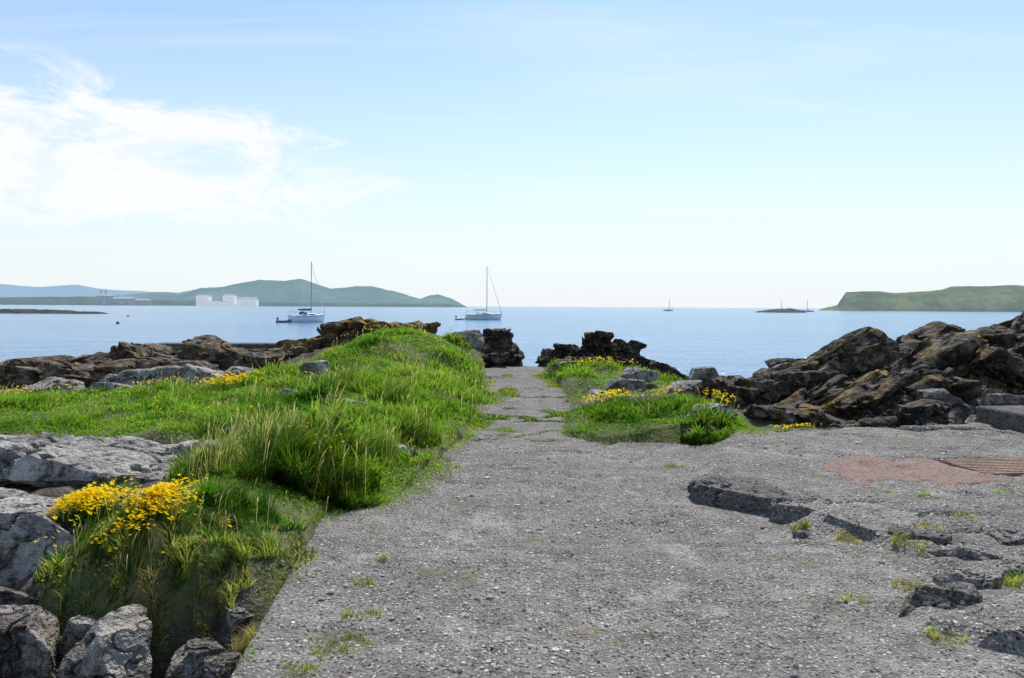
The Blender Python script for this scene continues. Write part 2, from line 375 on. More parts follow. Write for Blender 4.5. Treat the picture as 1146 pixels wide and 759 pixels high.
def tuft(name,cx,cy,rad,n,h,label,seed,w=.005,dry=0.,dark=0.,cat='grass tuft',kind=None,sy=1.,ns=0):
    r=np.random.default_rng(seed)
    a=r.uniform(0,2*np.pi,n);q=np.sqrt(r.uniform(0,1,n))*rad
    q=q*(1+.3*np.sin(a*3+seed)+.15*np.sin(a*7+seed));x=cx+np.cos(a)*q;y=cy+np.sin(a)*q*sy
    z=np.where(sdf(CONP,x,y)<0,CZ(x,y)-.01,TZ(x,y)-.02)
    cl=.5+1.*sstep(-.3,.4,fbm(x*9,y*9,x*0,2,seed))
    hh=h*r.uniform(.35,1.15,n)*(1-.45*(q/rad/1.35)**2)*cl
    b,t=tints(x,y,n,r,dry,dark)
    V,F,C=blades(x,y,z,hh,np.full(n,w)*r.uniform(.6,1.4,n),r.uniform(.15,1.,n),b,t,seed)
    if ns:
        i=r.choice(n,ns,replace=False);V2,F2,C2=stalks(x[i],y[i],z[i],h*r.uniform(.9,1.5,ns),seed+5)
        F=[F[0],F[1],F2+len(V)];V=np.concatenate([V,V2]);C=np.concatenate([C,C2])
    V=V-np.array([cx,cy,0])
    return add(name,mesh_np(name,V,F,GRASS,False,tint=C),label,cat,kind,loc=(cx,cy,0))
TD='tall dark green grass tussock on the bank';TO='drooping yellow green grass tussock over the hollow';TS='dry straw coloured grass tussock in the hollow'
tuft('grass_tussock',-1.75,6.7,.40,4600,.46,TD,21,.012,.0,.5,ns=30)
tuft('grass_tussock',-1.42,6.25,.28,2800,.38,TD,22,.012,.0,.5,ns=10)
tuft('grass_tussock',-1.9,6.25,.30,2600,.38,TD,33,.011,.0,.35,ns=15)
tuft('grass_tussock',-2.3,7.3,.42,2800,.32,'feathery tall grass tussock going to seed',23,.007,.15,0,ns=120)
tuft('grass_tussock',-2.5,6.4,.3,1900,.26,'feathery tall grass tussock going to seed',27,.007,.15,0,ns=80)
tuft('grass_tussock',-1.3,7.5,.3,1900,.24,'feathery tall grass tussock going to seed',34,.007,.05,0,ns=40)
tuft('grass_tussock',-1.0,8.6,.20,1300,.32,'upright green grass tussock beside the path',24,.010,.0,.35,ns=10)
tuft('grass_tussock',-1.6,10.5,.4,1800,.26,'upright green grass tussock on the bank',35,.012,.05,.1,ns=20)
tuft('grass_tussock',-2.6,11.5,.5,1800,.26,'upright green grass tussock on the bank',36,.012,.05,.2,ns=20)
tuft('grass_tussock',-2.1,4.60,.34,4600,.15,TO,25,.006,.4,0,ns=10)
tuft('grass_tussock',-2.55,4.72,.30,3400,.14,TO,37,.006,.4,0,ns=10)
tuft('grass_tussock',-1.72,4.68,.24,2800,.15,TO,38,.006,.3,0,ns=6)
tuft('grass_tussock',-2.2,4.36,.28,3000,.10,TS,42,.006,.8,0,kind='stuff')
tuft('grass_tussock',-1.68,4.38,.16,1400,.10,TS,43,.006,.7,0,kind='stuff')
tuft('grass_tussock',-1.85,5.15,.32,2600,.16,'dense grass tussock above the concrete edge',26,.008,.05,.1,ns=10)
tuft('grass_tussock',-1.42,4.1,.08,400,.10,TS,28,.005,.8,0,kind='stuff')
tuft('grass_tussock',-1.32,3.55,.07,400,.12,'green grass tuft against the concrete edge',29,.005,.1,0,kind='stuff')
tuft('grass_tussock',-1.29,3.3,.06,400,.12,'green grass tuft against the concrete edge',39,.005,.1,0,kind='stuff')
tuft('grass_tussock',-2.85,4.45,.16,700,.09,TS,30,.005,.6,0,kind='stuff')
tuft('grass_tussock',-3.3,6.1,.25,1500,.10,'short grass between grey slabs',40,.006,.2,0,kind='stuff')
tuft('leafy_plant',2.35,9.15,.26,700,.22,'dark green leafy plant at the mound foot',31,.028,.0,.35,'plant')
tuft('leafy_plant',-1.95,8.2,.22,420,.38,'tall leafy green plant with yellow buds',32,.030,.0,.0,'plant',ns=20)
tuft('leafy_plant',-1.5,6.7,.28,800,.40,'dense dark leafy plant beside the path',41,.038,.0,.45,'plant')
for i,(x,y,rd,n,h,dr) in enumerate([(-.82,3.62,.15,700,.06,.4),(-.78,3.95,.10,350,.05,.5),(-.92,3.35,.09,260,.05,.5),(-.84,4.4,.07,150,.05,.5),(-.80,4.75,.05,80,.05,.5),(1.63,7.55,.14,400,.06,.1),(2.1,5.55,.07,220,.08,.6),(2.75,4.35,.14,500,.08,.5),(2.28,4.35,.11,300,.06,.8),(3.0,6.2,.10,180,.05,.5),(3.25,6.0,.08,200,.05,.2),(4.1,6.1,.25,700,.05,.5),(.25,7.9,.10,120,.02,.3),(2.6,5.0,.1,300,.08,.7),(5.4,7.2,.25,500,.04,.5),(2.75,3.8,.18,900,.06,.6),(-.3,6.7,.09,90,.03,.3),(3.3,4.8,.2,500,.03,.8),(3.2,4.0,.2,600,.04,.8),(3.0,8.2,.15,200,.03,.4),(3.9,5.2,.2,400,.03,.7),(2.1,3.72,.08,300,.08,.7),(1.9,4.2,.12,300,.03,.8),(2.3,5.25,.09,300,.07,.7),(3.2,5.5,.12,300,.04,.6),(2.9,5.3,.1,300,.05,.7)]):
    tuft('grass_tuft',x,y,rd,n,h,'small tuft of weeds growing through worn concrete',50+i,.004,dr,kind='stuff')
# ---------------------------------------------------------------- flowers
def flowers(cx,cy,rx,ry,n,h,seed,size=.011,label='dense clump of small yellow wildflowers in grass',core=.45):
    r=np.random.default_rng(seed)
    x=cx+r.normal(0,.5,n)*rx;y=cy+r.normal(0,.5,n)*ry
    k=r.uniform(0,1,n)<np.clip(core+fbm(x*3,y*3,x*0,4,seed)*2.2,.02,1);x=x[k];y=y[k];n=len(x)
    z=np.where(sdf(CONP,x,y)<0,CZ(x,y),TZ(x,y));hh=h*r.uniform(.6,1.1,n)
    b,t=tints(x,y,n,r,0,.2)
    V,F,C=blades(x,y,z,hh,np.full(n,.004),np.full(n,.05),b,t,seed)
    p=add('wildflowers',mesh_np('wildflowers',V-np.array([cx,cy,0]),F,GRASS,False,tint=C),label,'flowers','stuff',loc=(cx,cy,0))
    s=size*r.uniform(.7,1.3,n)*(1+ .07*cy)
    tilt=r.normal(0,.35,(n,2));tilt[:,1]-=.25;Vs=[]
    cen=V.reshape(-1,7,3)[:,6]
    Vs.append(cen)
    for i in range(10):
        a=i*np.pi/5;rad=s*(1 if i%2==0 else .5)
        px=np.cos(a)*rad;py=np.sin(a)*rad;pz=(.55 if i%2==0 else .2)*s+px*tilt[:,0]+py*tilt[:,1]
        Vs.append(cen+np.stack([px,py,pz],1))
    V=np.stack(Vs,1).reshape(-1,3);o=(np.arange(n)*11)[:,None]
    T=np.concatenate([o+np.array([[0,1+i,1+(i+1)%10]]) for i in range(10)])
    add('blossom',mesh_np('blossom',V-np.array([cx,cy,0]),[T],PETAL,False),kind='stuff',parent=p)
flowers(-2.22,4.85,.22,.28,900,.15,290,.011,core=.8)
flowers(-2.95,5.25,.26,.28,1000,.17,291,.011,core=.8)
for i,a in enumerate([(-2.35,4.6,.4,.2,140,.14,.010),(-1.85,4.7,.3,.2,30,.12,.009),(-1.7,6.6,.4,.35,40,.45,.009),(-4.4,12.0,.5,.3,420,.18,.010),(-5.5,12.2,.5,.3,160,.18,.010),(-3.2,12.0,.6,.4,40,.2,.01),
    (1.35,10.8,.35,.3,330,.2,.010),(1.95,10.9,.35,.25,260,.22,.010),(2.9,11.0,.35,.25,200,.24,.010),(3.3,9.25,.35,.12,200,.06,.009),(1.7,16.6,.7,.5,160,.2,.011),(2.4,16.3,.5,.4,70,.22,.011),(-1.4,12.2,.6,.9,30,.2,.01),(-7.7,12.0,.8,.3,220,.15,.010),(-3.9,9.0,1.2,.9,30,.2,.009),(-2.6,16.6,.8,.6,40,.25,.011)]):
    flowers(*a[:6],seed=300+i,size=a[6])
# ---------------------------------------------------------------- rocks
import bmesh
_ico={}
def ico(s):
    if s not in _ico:
        bm=bmesh.new();bmesh.ops.create_icosphere(bm,subdivisions=s,radius=1)
        V=np.array([v.co[:] for v in bm.verts]);F=np.array([[v.index for v in f.verts] for f in bm.faces]);bm.free()
        _ico[s]=(V,F)
    return _ico[s]
def rockmesh(name,size,seed,mat,layer=0.,sub=5,rough=1.,K=9):
    r=np.random.default_rng(seed);n,F=ico(sub)
    d=r.normal(0,1,(K,3));d/=np.linalg.norm(d,axis=1)[:,None]
    d=np.concatenate([d,[[.1,0,1.],[-.9,.2,.25],[.15,-1,.2]]]);d/=np.linalg.norm(d,axis=1)[:,None]
    o=r.uniform(.45,.85,len(d));o[-3]=r.uniform(.5,.65)
    dot=n@d.T;R=np.where(dot>.05,o[None]/np.maximum(dot,.05),9).min(1);R=np.minimum(R,1.25)
    V=n*R[:,None]*np.array(size)[None]
    sc=1/np.mean(size);m=np.mean(size)
    p=V*sc
    disp=fbm(p[:,0]*1.5+seed,p[:,1]*1.5,p[:,2]*1.5,5,seed,.5)*.15*rough
    rg=1-np.abs(fbm(p[:,0]*2.2,p[:,1]*2.2+seed,p[:,2]*2.2,3,seed+9))
    disp-=sstep(.91,1.0,rg)*.16*rough
    if layer>0:
        q=p[:,2]*2.6+p[:,0]*.6+fbm(p[:,0]*1.2,p[:,1]*1.2,p[:,2]*1.2,3,seed+4)*.9
        f=q-np.floor(q);lay=_h(np.floor(q),np.floor(q)*0+seed,np.floor(q)*0,5)
        disp+=layer*((lay-.5)*.36-sstep(.72,1.,f)*.12)
    V=V+n*(disp*m)[:,None]
    return mesh_np(name,V,[F],mat,False)
def rock(x,y,z,sx,sy,sz,mat,seed,label,layer=0.,rz=0.,ry=0.,sub=5,rough=1.,name='rock',group=None,cat='rock'):
    o=add(name,rockmesh(name,(sx,sy,sz),seed,mat,layer,sub,rough),label,cat,loc=(x,y,z),group=group)
    o.rotation_euler=(0,ry,rz);return o
LD='dark jagged layered rock on the shore';LB='brown jagged rock beside the grassy bank';LO='orange lichen covered rock on the bank top';LP='pale grey weathered rock in the grass'
k=0
def R(lst,mat,lab,layer,tilt=(-.2,.25),**kw):
    global k
    for a in lst:
        k+=1;rock(*a,mat,1000+k,lab,layer,rz=rng.uniform(-.5,.5),ry=rng.uniform(*tilt),group=lab,**kw)
R([(-10.6,15.6,.15,1.1,.7,.55),(-9.2,15.6,.20,1.7,.8,.62),(-7.6,16.0,.36,1.9,.9,.68),(-6.0,16.2,.42,1.3,.6,.60),(-12.4,16.5,0,1.3,.9,.5),(-8.4,17.4,.15,1.4,.9,.55),(-6.4,15.0,.2,1.0,.5,.45),(-10.2,14.2,-.05,1.1,.5,.42),(-8.6,14.6,.1,1.1,.5,.42),(-6.9,17.2,.35,1.1,.6,.5)],R_BROWN,LB,1.2)
R([(-4.75,17.3,.58,.8,.6,.5),(-4.15,17.5,.82,.75,.5,.45),(-3.65,17.5,.94,.6,.5,.42),(-2.95,17.8,.96,.95,.5,.44),(-2.6,17.9,1.02,.5,.4,.36),(-4.9,16.0,.4,.85,.5,.33),(-5.4,17.3,.35,.8,.6,.45),(-2.05,18.6,1.05,.3,.25,.28)],R_LICH,LO,1.1,(-.35,-.1))
R([(-1.2,18.3,.76,.6,.4,.36),(-6.2,13.1,.25,.7,.45,.42),(-5.4,13.2,.28,.55,.4,.38),(-4.35,12.7,.36,.5,.3,.3),(-3.75,12.5,.36,.4,.3,.25),(-7.6,12.9,.15,.95,.45,.3),(-8.7,11.4,.03,1.1,.5,.26),(-6.9,13.6,.2,.6,.3,.3),(-6.6,12.6,.2,.5,.3,.22),(-3.3,13.1,.5,.4,.3,.25),(-7.9,10.6,.05,.6,.35,.22),
   (1.95,13.4,.22,.5,.35,.22),(2.3,14.2,.36,.35,.25,.2),(3.5,14.2,.36,.36,.3,.25),(2.5,9.95,.18,.48,.25,.24),(1.1,16.9,.3,.3,.2,.15),(-1.08,7.6,.10,.20,.13,.19),(2.95,12.6,.26,.5,.3,.24),(1.5,12.6,.13,.4,.3,.16),(-2.0,9.8,.32,.22,.15,.14),(-3.0,10.6,.32,.32,.2,.17),(-2.9,8.1,.24,.22,.15,.14)],R_PALE,LP,0.,rough=.8)
R([(-4.0,7.0,.08,1.25,.6,.32),(-3.3,7.35,.12,.75,.4,.24),(-5.3,6.9,.02,1.1,.7,.32),(-4.6,7.8,.1,.9,.4,.22)],R_PALE,'flat pale weathered slab beside the turf',.6,(-.15,.12),rough=.8,sub=6)
R([(-3.25,5.15,-.05,.66,.42,.50),(-3.9,5.7,-.08,.8,.5,.42)],R_PALE,'large pale grey angular block below the bank',.45,(-.12,.12),rough=.6,sub=6)
R([(-2.8,5.8,.02,.35,.3,.28),(-2.02,3.92,-.28,.24,.24,.40),(-2.75,4.08,-.22,.46,.26,.36),(-2.55,3.58,-.45,.55,.3,.32),(-1.68,4.12,-.36,.18,.18,.24),(-1.62,3.66,-.46,.24,.22,.24),(-3.3,4.0,-.35,.5,.4,.36),(-3.1,4.5,-.18,.42,.25,.28),(-2.9,6.3,.06,.34,.25,.24),(-2.35,4.22,-.26,.22,.16,.22),(-1.85,3.40,-.60,.3,.2,.24),(-2.3,3.75,-.48,.24,.2,.26),(-1.50,3.95,-.30,.10,.12,.14),(-1.52,4.3,-.18,.10,.12,.13)],R_GREY,'large grey smooth boulder below the bank',.35,(-.2,.2),rough=.65,sub=6)
R([(-1.0,20.9,.35,.6,.5,.85),(-.45,21.1,.40,.55,.5,.95),(-.05,21.1,.20,.48,.5,.8),(-1.5,20.5,.2,.5,.5,.6),(-.7,20.5,.0,.7,.4,.5)],R_DARK,LD,1.1,(-.35,.1),rough=1.3)
R([(1.05,20.9,.05,.5,.5,.62),(1.5,20.9,.22,.6,.5,.72),(2.05,20.9,.40,.55,.5,.86),(2.5,21.0,.42,.5,.5,.9),(2.95,21.0,.28,.55,.5,.75),(3.45,20.9,.02,.6,.4,.58),(4.05,20.6,-.2,.6,.4,.42),(4.8,20.6,-.5,.6,.4,.4),(1.7,20.2,-.05,.9,.4,.5),(2.8,20.2,-.05,.9,.4,.5)],R_DARK,LD,1.2,(-.45,.3),rough=1.4)
R([(3.15,11.7,.24,.48,.35,.44),(3.5,10.5,.05,.55,.35,.36),(4.1,10.7,-.05,.7,.4,.40),(3.9,12.2,.2,.65,.5,.46),(4.5,12.8,.2,.8,.5,.46),(4.0,13.6,.1,.5,.5,.38),(4.7,10.3,-.08,.6,.35,.26)],R_DARK,LD,1.1)
R([(6.6,10.75,-.02,.4,.22,.18),(7.3,11.0,.08,.35,.22,.2),(5.8,10.5,-.05,.3,.2,.15),(7.6,11.6,.2,.35,.25,.22)],R_PALE,'pale dry rock at the foot of the outcrop',.4)
LO2='large dark jagged outcrop slab above the sea'
for i in range(110):
    x=rng.uniform(4.4,12.5);y=rng.uniform(10.9,15.2);s=rng.uniform(.28,.85);a=rng.uniform();b=rng.normal(.15,.35);c=rng.normal(0,.25)
    if y<10.9+.12*(x-4) or x>y*.74+.6:continue
    z=float(TZ(x,y)[0])
    if y>13.5:s=min(s,.6)
    rock(x,y,z+.02,s*1.6,s*.8,s*.72,R_DARK if a<.82 else (R_LICH if a<.9 else R_GREY),2000+i,LO2,1.5,rz=b,ry=-.38+c,rough=1.3,group=LO2)
for i in range(26):
    x=rng.uniform(-13,-4.2);y=rng.uniform(13.6,17.5);s=rng.uniform(.4,.85)
    a=rng.normal(0,.5);b=rng.normal(0,.2)
    if -x>y*.74+.5:continue
    z=float(TZ(x,y)[0])
    rock(x,y,z+.10,s*1.7,s*.9,s*.6,R_BROWN,2200+i,LB,1.2,rz=a,ry=b,group=LB)
KL='broken weathered stone block edging the concrete step'
for i,(x,y,z,sx,sy,sz,rz) in enumerate([(1.76,6.40,.03,.46,.34,.24,-.75),(2.18,5.84,.02,.26,.20,.16,-.3),(2.45,5.46,.01,.26,.17,.16,-1.1),(2.74,5.14,.03,.28,.20,.15,-.3),(2.85,4.78,.04,.3,.18,.14,-1.1),(2.28,4.05,.02,.30,.19,.17,-.2),(2.50,3.62,.02,.34,.2,.16,-.5),(2.62,4.35,.03,.26,.18,.14,.6),(3.02,4.45,.05,.34,.22,.13,-.3),(2.9,3.85,.06,.36,.24,.12,.2),(3.3,5.05,.06,.36,.24,.12,.1),(2.05,5.4,-.01,.12,.09,.08,.5)]):
    rock(x,y,z,sx,sy,sz,CONCD if i in(0,3,5) else CONC,2400+i,KL,.3,rz=rz,rough=.6,name='stone_block',cat='stone block')
# ---------------------------------------------------------------- gravel
def gravel():
    n=13000;x=rng.uniform(-1.2,7,n);y=np.exp(rng.uniform(np.log(2.6),np.log(9.2),n))
    k=(sdf(CONP,x,y)<-.05)&(x<y*.8);x=x[k];y=y[k];n=len(x)
    k=rng.uniform(0,1,n)<np.clip(.4+fbm(x*1.2,y*1.2,x*0,3,90)*1.7,.05,1);x=x[k];y=y[k];n=len(x)
    s=rng.gamma(2.,.0028,n)+.003;z=CZ(x,y)
    iv,f=ico(1);V=iv[None]*s[:,None,None]*rng.uniform(.5,1.3,(n,1,3))*np.array([1,1,.6])
    V=V*(1+rng.uniform(-.2,.2,V.shape))+np.stack([x,y,z+s*.2],1)[:,None]
    F=(np.arange(n)*len(iv))[:,None,None]+f[None]
    m=M('gravel_stones');v=m.pos();c=m.ramp(m.noise(v,22,2,.5),[(.3,(.09,.08,.07)),(.5,(.32,.29,.27)),(.62,(.64,.61,.57))])
    add('gravel',mesh_np('gravel',V.reshape(-1,3),[F.reshape(-1,3)],m.pbr(c,.8)),'loose pale gravel and shell bits on concrete','gravel','stuff')
gravel()
# ---------------------------------------------------------------- boxes helper
def boxmesh(name,sx,sy,sz,mat,bev=.01,z0=0.):
    bm=bmesh.new();bmesh.ops.create_cube(bm,size=1)
    for v in bm.verts:v.co=Vector((v.co.x*sx,v.co.y*sy,(v.co.z+.5)*sz+z0))
    if bev>0:bmesh.ops.bevel(bm,geom=bm.edges[:],offset=bev,segments=2,affect='EDGES',profile=.5)
    me=bpy.data.meshes.new(name);bm.to_mesh(me);bm.free();me.materials.append(mat);return me
def join_parts(name,parts,mat):
    bm=bmesh.new()
    for me,mt in parts:
        t=bmesh.new();t.from_mesh(me);t.transform(mt);tmp=bpy.data.meshes.new('t');t.to_mesh(tmp);t.free();bm.from_mesh(tmp)
    me=bpy.data.meshes.new(name);bm.to_mesh(me);bm.free();me.materials.append(mat);return me
def tube(p0,p1,r0,r1=None,seg=8):
    r1=r0 if r1 is None else r1
    p0=Vector(p0);p1=Vector(p1);d=p1-p0;bm=bmesh.new()
    bmesh.ops.create_cone(bm,cap_ends=True,segments=seg,radius1=r0,radius2=r1,depth=d.length)
    bm.transform(Matrix.Translation((p0+p1)/2)@d.to_track_quat('Z','Y').to_matrix().to_4x4())
    me=bpy.data.meshes.new('t');bm.to_mesh(me);bm.free();return me
I4=Matrix.Identity(4)
def brickmat():
    m=M('worn_red_brick');v=m.pos()
    b=m.n('TexBrick',{'Vector':v,'Color1':(.25,.13,.09,1),'Color2':(.35,.195,.14,1),'Mortar':(.12,.09,.075,1),'Scale':9.,'Mortar Size':.035})
    n=m.noise(v,6,5,.75)
    c=m.mix(m.ramp(n,[(.47,0.),(.62,.8)]),b.outputs['Color'],(.24,.20,.175))
    c=m.mix(m.ramp(m.noise(v,45,2,.8),[(.40,.8),(.50,0.)]),c,(.06,.045,.037))
    return m.pbr(c,.9,m.bump(m.math('ADD',m.math('MULTIPLY',b.outputs['Fac'],.6),m.math('MULTIPLY',m.noise(v,25,3),-2.)),.9,-.012))
xs=np.arange(BX-1.3,BX+1.3,.032);ys=np.arange(BY-.95,BY+.95,.032);X,Y=np.meshgrid(xs,ys);X=X.ravel();Y=Y.ravel()
Zb=CZ0(X,Y)-.004-.045*(1-pm(X,Y))-.06*gmk(X,Y)
add('brick_paving',mesh_np('brick_paving',np.stack([X-BX,Y-BY,Zb],1),[gridfaces(len(xs),len(ys))],brickmat(),True),'worn reddish brick patch set in concrete','brick paving',loc=(BX,BY,0))
RUST=simple('rusty_iron',(.27,.17,.125),.9,.0,.4,12)
gz=float(CZ0(np.array([GX]),np.array([GY]))[0])
bars=[(boxmesh('b',.96,.036,.03,RUST,.004),Matrix.Translation((0,-.3+i*.067,0))) for i in range(10)]+[(boxmesh('b',.030,.64,.022,RUST,.004),Matrix.Translation((-.46+i*.066,0,.002))) for i in range(15)]
g=add('drain_grate',join_parts('drain_grate',bars,RUST),'rusty iron drain grate set in concrete','drain grate',loc=(GX,GY,gz-.042));g.rotation_euler=(0,0,.12)
b=add('concrete_block',boxmesh('concrete_block',1.7,.8,.36,CONCD,.03),'grey rectangular concrete block at platform edge','concrete block',loc=(6.95,9.75,-.02));b.rotation_euler=(0,0,.15)
b=add('sea_wall',boxmesh('sea_wall',4.4,.5,1.3,CONCD,.05),'low dark concrete wall behind shore rocks','sea wall',loc=(-6.6,19.3,-.66));b.rotation_euler=(0,0,.05)
# ---------------------------------------------------------------- boats
WHITE=simple('white_gelcoat',(.93,.93,.92),.3,0,.02,.5);NAVY=simple('navy_paint',(.02,.04,.12),.35);DARKW=simple('dark_window_glass',(.02,.025,.03),.1)
ALU=simple('grey_aluminium',(.36,.37,.39),.4,.2);BLUEC=simple('blue_canvas',(.03,.07,.22),.9);TEAK=simple('pale_deck',(.75,.73,.70),.8);WIRE=simple('steel_wire',(.35,.36,.37),.5);CREAM=simple('cream_sailcloth',(.78,.76,.72),.9);ANTI=simple('dark_antifouling',(.05,.03,.03),.8)
def loft(secs,name,mat,cap=True,smooth=True):
    n=len(secs[0]);V=np.array([p for s in secs for p in s]);F=[]
    for i in range(len(secs)-1):
        for j in range(n-1):F.append((i*n+j,i*n+j+1,(i+1)*n+j+1,(i+1)*n+j))
    bm=bmesh.new();vs=[bm.verts.new(p) for p in V]
    for f in F:
        try:bm.faces.new([vs[q] for q in f])
        except: pass
    if cap:
        for s in (0,len(secs)-1):
            try:bm.faces.new([vs[s*n+j] for j in range(n)])
            except:pass
    bmesh.ops.remove_doubles(bm,verts=bm.verts[:],dist=1e-4)
    bmesh.ops.recalc_face_normals(bm,faces=bm.faces[:])
    me=bpy.data.meshes.new(name);bm.to_mesh(me);bm.free();me.materials.append(mat)
    for p in me.polygons:p.use_smooth=smooth
    return me
tube_m=join_parts
def sailboat(x,y,rz,L,mast,label,cover,stripe,detail=True,mr=1.):
    e=add('sailboat',None,label,'sailboat',loc=(x,y,SEA));e.rotation_euler=(0,0,rz)
    B=L*.34
    def hb(t):return B/2*(0.72+.28*math.sin(min(t/.45,1)*math.pi/2) if t<.45 else math.cos((t-.45)/.55*math.pi/2)**.8 if t<1 else 0.0)
    def sh(t):return 1.4+.35*t*t*1.2+.12*(1-t)**2
    secs=[];deck=[]
    for i in range(21):
        t=i/20;xx=-L/2+L*t;b=max(hb(t),.01);s=sh(t)
        row=[]
        for a in np.linspace(0,1,13):
            an=(a-.5)*math.pi;yy=b*math.sin(an)
            q=abs(math.sin(an));zz=s*q**3.2+(-.4*(1-t**4))*(1-q**2)
            row.append((xx-(0.35*(1-zz/s) if t>.9 else 0)*(t-.9)*10*1.2+(.25*zz/s*(1-t*5) if t<.2 else 0),yy*(.82+.18*zz/s),zz))
        secs.append(row)
        deck.append([(xx+(.25*(1-t*5) if t<.2 else 0),-b*.985,s-.03),(xx,0,s+.05),(xx+(.25*(1-t*5) if t<.2 else 0),b*.985,s-.03)])
    add('hull',loft(secs,'hull',WHITE),parent=e)
    add('deck',loft(deck,'deck',TEAK,False),parent=e)
    parts=[]
    for sg in (-1,1):
        rows=[]
        for i in range(19):
            t=i/20;b=max(hb(t),.01);s=sh(t);xx=-L/2+L*t
            rows.append([(xx+(.2*(1-t*5) if t<.2 else 0),sg*(b*.985+.02),s-.24),(xx+(.2*(1-t*5) if t<.2 else 0),sg*(b*1.0+.02),s-.17)])
        parts.append((loft(rows,'s',stripe,False),I4))
    add('hull_stripe',join_parts('hull_stripe',parts,stripe),parent=e)
    cb=[];z0=1.45
    for t,w,h in [(.0,.86,.0),(.02,.86,.55),(.35,.84,.57),(.7,.66,.46),(.93,.42,.24),(1.,.3,.0)]:
        xx=-L*.12+L*.42*t;cb.append([(xx,-w*B*.36,z0),(xx,-w*B*.31,z0+h*.8),(xx,-w*B*.2,z0+h),(xx,w*B*.2,z0+h),(xx,w*B*.31,z0+h*.8),(xx,w*B*.36,z0)])
    add('cabin',loft(cb,'cabin',WHITE,smooth=False),parent=e)
    for sg in (-1,1):
        wd=[]
        for t,w,a,b in [(.10,.85,.15,.36),(.35,.84,.14,.38),(.62,.71,.14,.32)]:
            xx=-L*.12+L*.42*t;wd.append([(xx,sg*(w*B*.352),z0+a),(xx,sg*(w*B*.325+.015),z0+b)])
        add('window',loft(wd,'window',DARKW,False),parent=e)
    mx=L*.08
    add('mast',join_parts('mast',[(tube((mx,0,1.3),(mx,0,mast),.11*mr,.075*mr),I4),(tube((mx,-.02,mast*.55),(mx-.15,-B*.32,mast*.56),.035),I4),(tube((mx,.02,mast*.55),(mx-.15,B*.32,mast*.56),.035),I4)],ALU),parent=e)
    add('boom',tube_m('boom',[(tube((mx-.1,0,2.6),(mx-L*.38,0,2.7),.07),I4)],ALU),parent=e)
    add('sail_cover',tube_m('sail_cover',[(tube((mx-.15,0,2.87),(mx-L*.36,0,2.87),.22,.13),I4)],cover),parent=e)
    w=.009
    add('rigging',tube_m('rigging',[(tube((mx,0,mast),(L/2-.1,0,1.8),.014,seg=5),I4),(tube((mx,0,mast),(-L/2+.25,0,1.5),w,seg=5),I4),(tube((mx,0,mast*.98),(mx-.15,-B*.32,mast*.56),w,seg=5),I4),(tube((mx-.15,-B*.32,mast*.56),(mx-.1,-B*.47,1.45),w,seg=5),I4),(tube((mx,0,mast*.98),(mx-.15,B*.32,mast*.56),w,seg=5),I4),(tube((mx-.15,B*.32,mast*.56),(mx-.1,B*.47,1.45),w,seg=5),I4)],WIRE),parent=e)
    add('furled_jib',tube_m('furled_jib',[(tube((mx+(L/2-.1-mx)*.06,0,mast-(mast-1.8)*.06),(L/2-.15,0,1.9),.03,.075),I4)],CREAM),parent=e)
    if detail:
        hoop=[]
        for sx0,sx1 in ((L*.46,L*.30),(-L*.45,-L*.30)):
            b1=hb(.5+sx1/L);b0=.25 if sx0>0 else hb(.05)*.9
            hoop+=[(tube((sx0,-b0,2.4),(sx0,b0,2.4),.025),I4)]
            for sg in (-1,1):
                hoop+=[(tube((sx0,sg*b0,2.4),(sx1,sg*b1*.93,2.2),.02),I4),(tube((sx0,sg*b0,1.45),(sx0,sg*b0,2.4),.02),I4)]
        for q in (-.3,-.15,0,.15,.3):
            for sg in (-1,1):hoop.append((tube((L*q,sg*hb(.5+q)*.93,1.45),(L*q,sg*hb(.5+q)*.93,2.2),.016),I4))
        for sg in (-1,1):hoop.append((tube((-L*.3,sg*hb(.2)*.93,2.2),(L*.3,sg*hb(.8)*.93,2.2),.01),I4))
        add('guard_rail',tube_m('guard_rail',hoop,WIRE),parent=e)
        sp=[[(-L*.19,B*.30*c,1.7+.75*math.sqrt(max(0,1-c*c))) for c in np.linspace(-1,1,9)],[(-L*.12,B*.30*c,1.75+.65*math.sqrt(max(0,1-c*c))) for c in np.linspace(-1,1,9)],[(-L*.06,B*.26*c,1.77+.1*math.sqrt(max(0,1-c*c))) for c in np.linspace(-1,1,9)]]
        add('spray_hood',loft(sp,'spray_hood',cover,False),parent=e)
    return e
sailboat(-45.6,172,math.radians(54),9.8,13.6,'moored white sailboat with dark blue canvas cover',BLUEC,NAVY)
sailboat(-7.9,216,math.radians(14),10.6,15.0,'moored white sailboat with furled sails',CREAM,NAVY)
BL='small distant sailboat with bare mast on open water'
sailboat(161,790,math.radians(20),11,12.5,BL,CREAM,WHITE,False,2.2)['group']='distant sailboats'
sailboat(301,780,math.radians(160),11,12.5,BL,CREAM,WHITE,False,2.2)['group']='distant sailboats'
sailboat(322,920,math.radians(30),9,11.5,BL,CREAM,WHITE,False,2.2)['group']='distant sailboats'
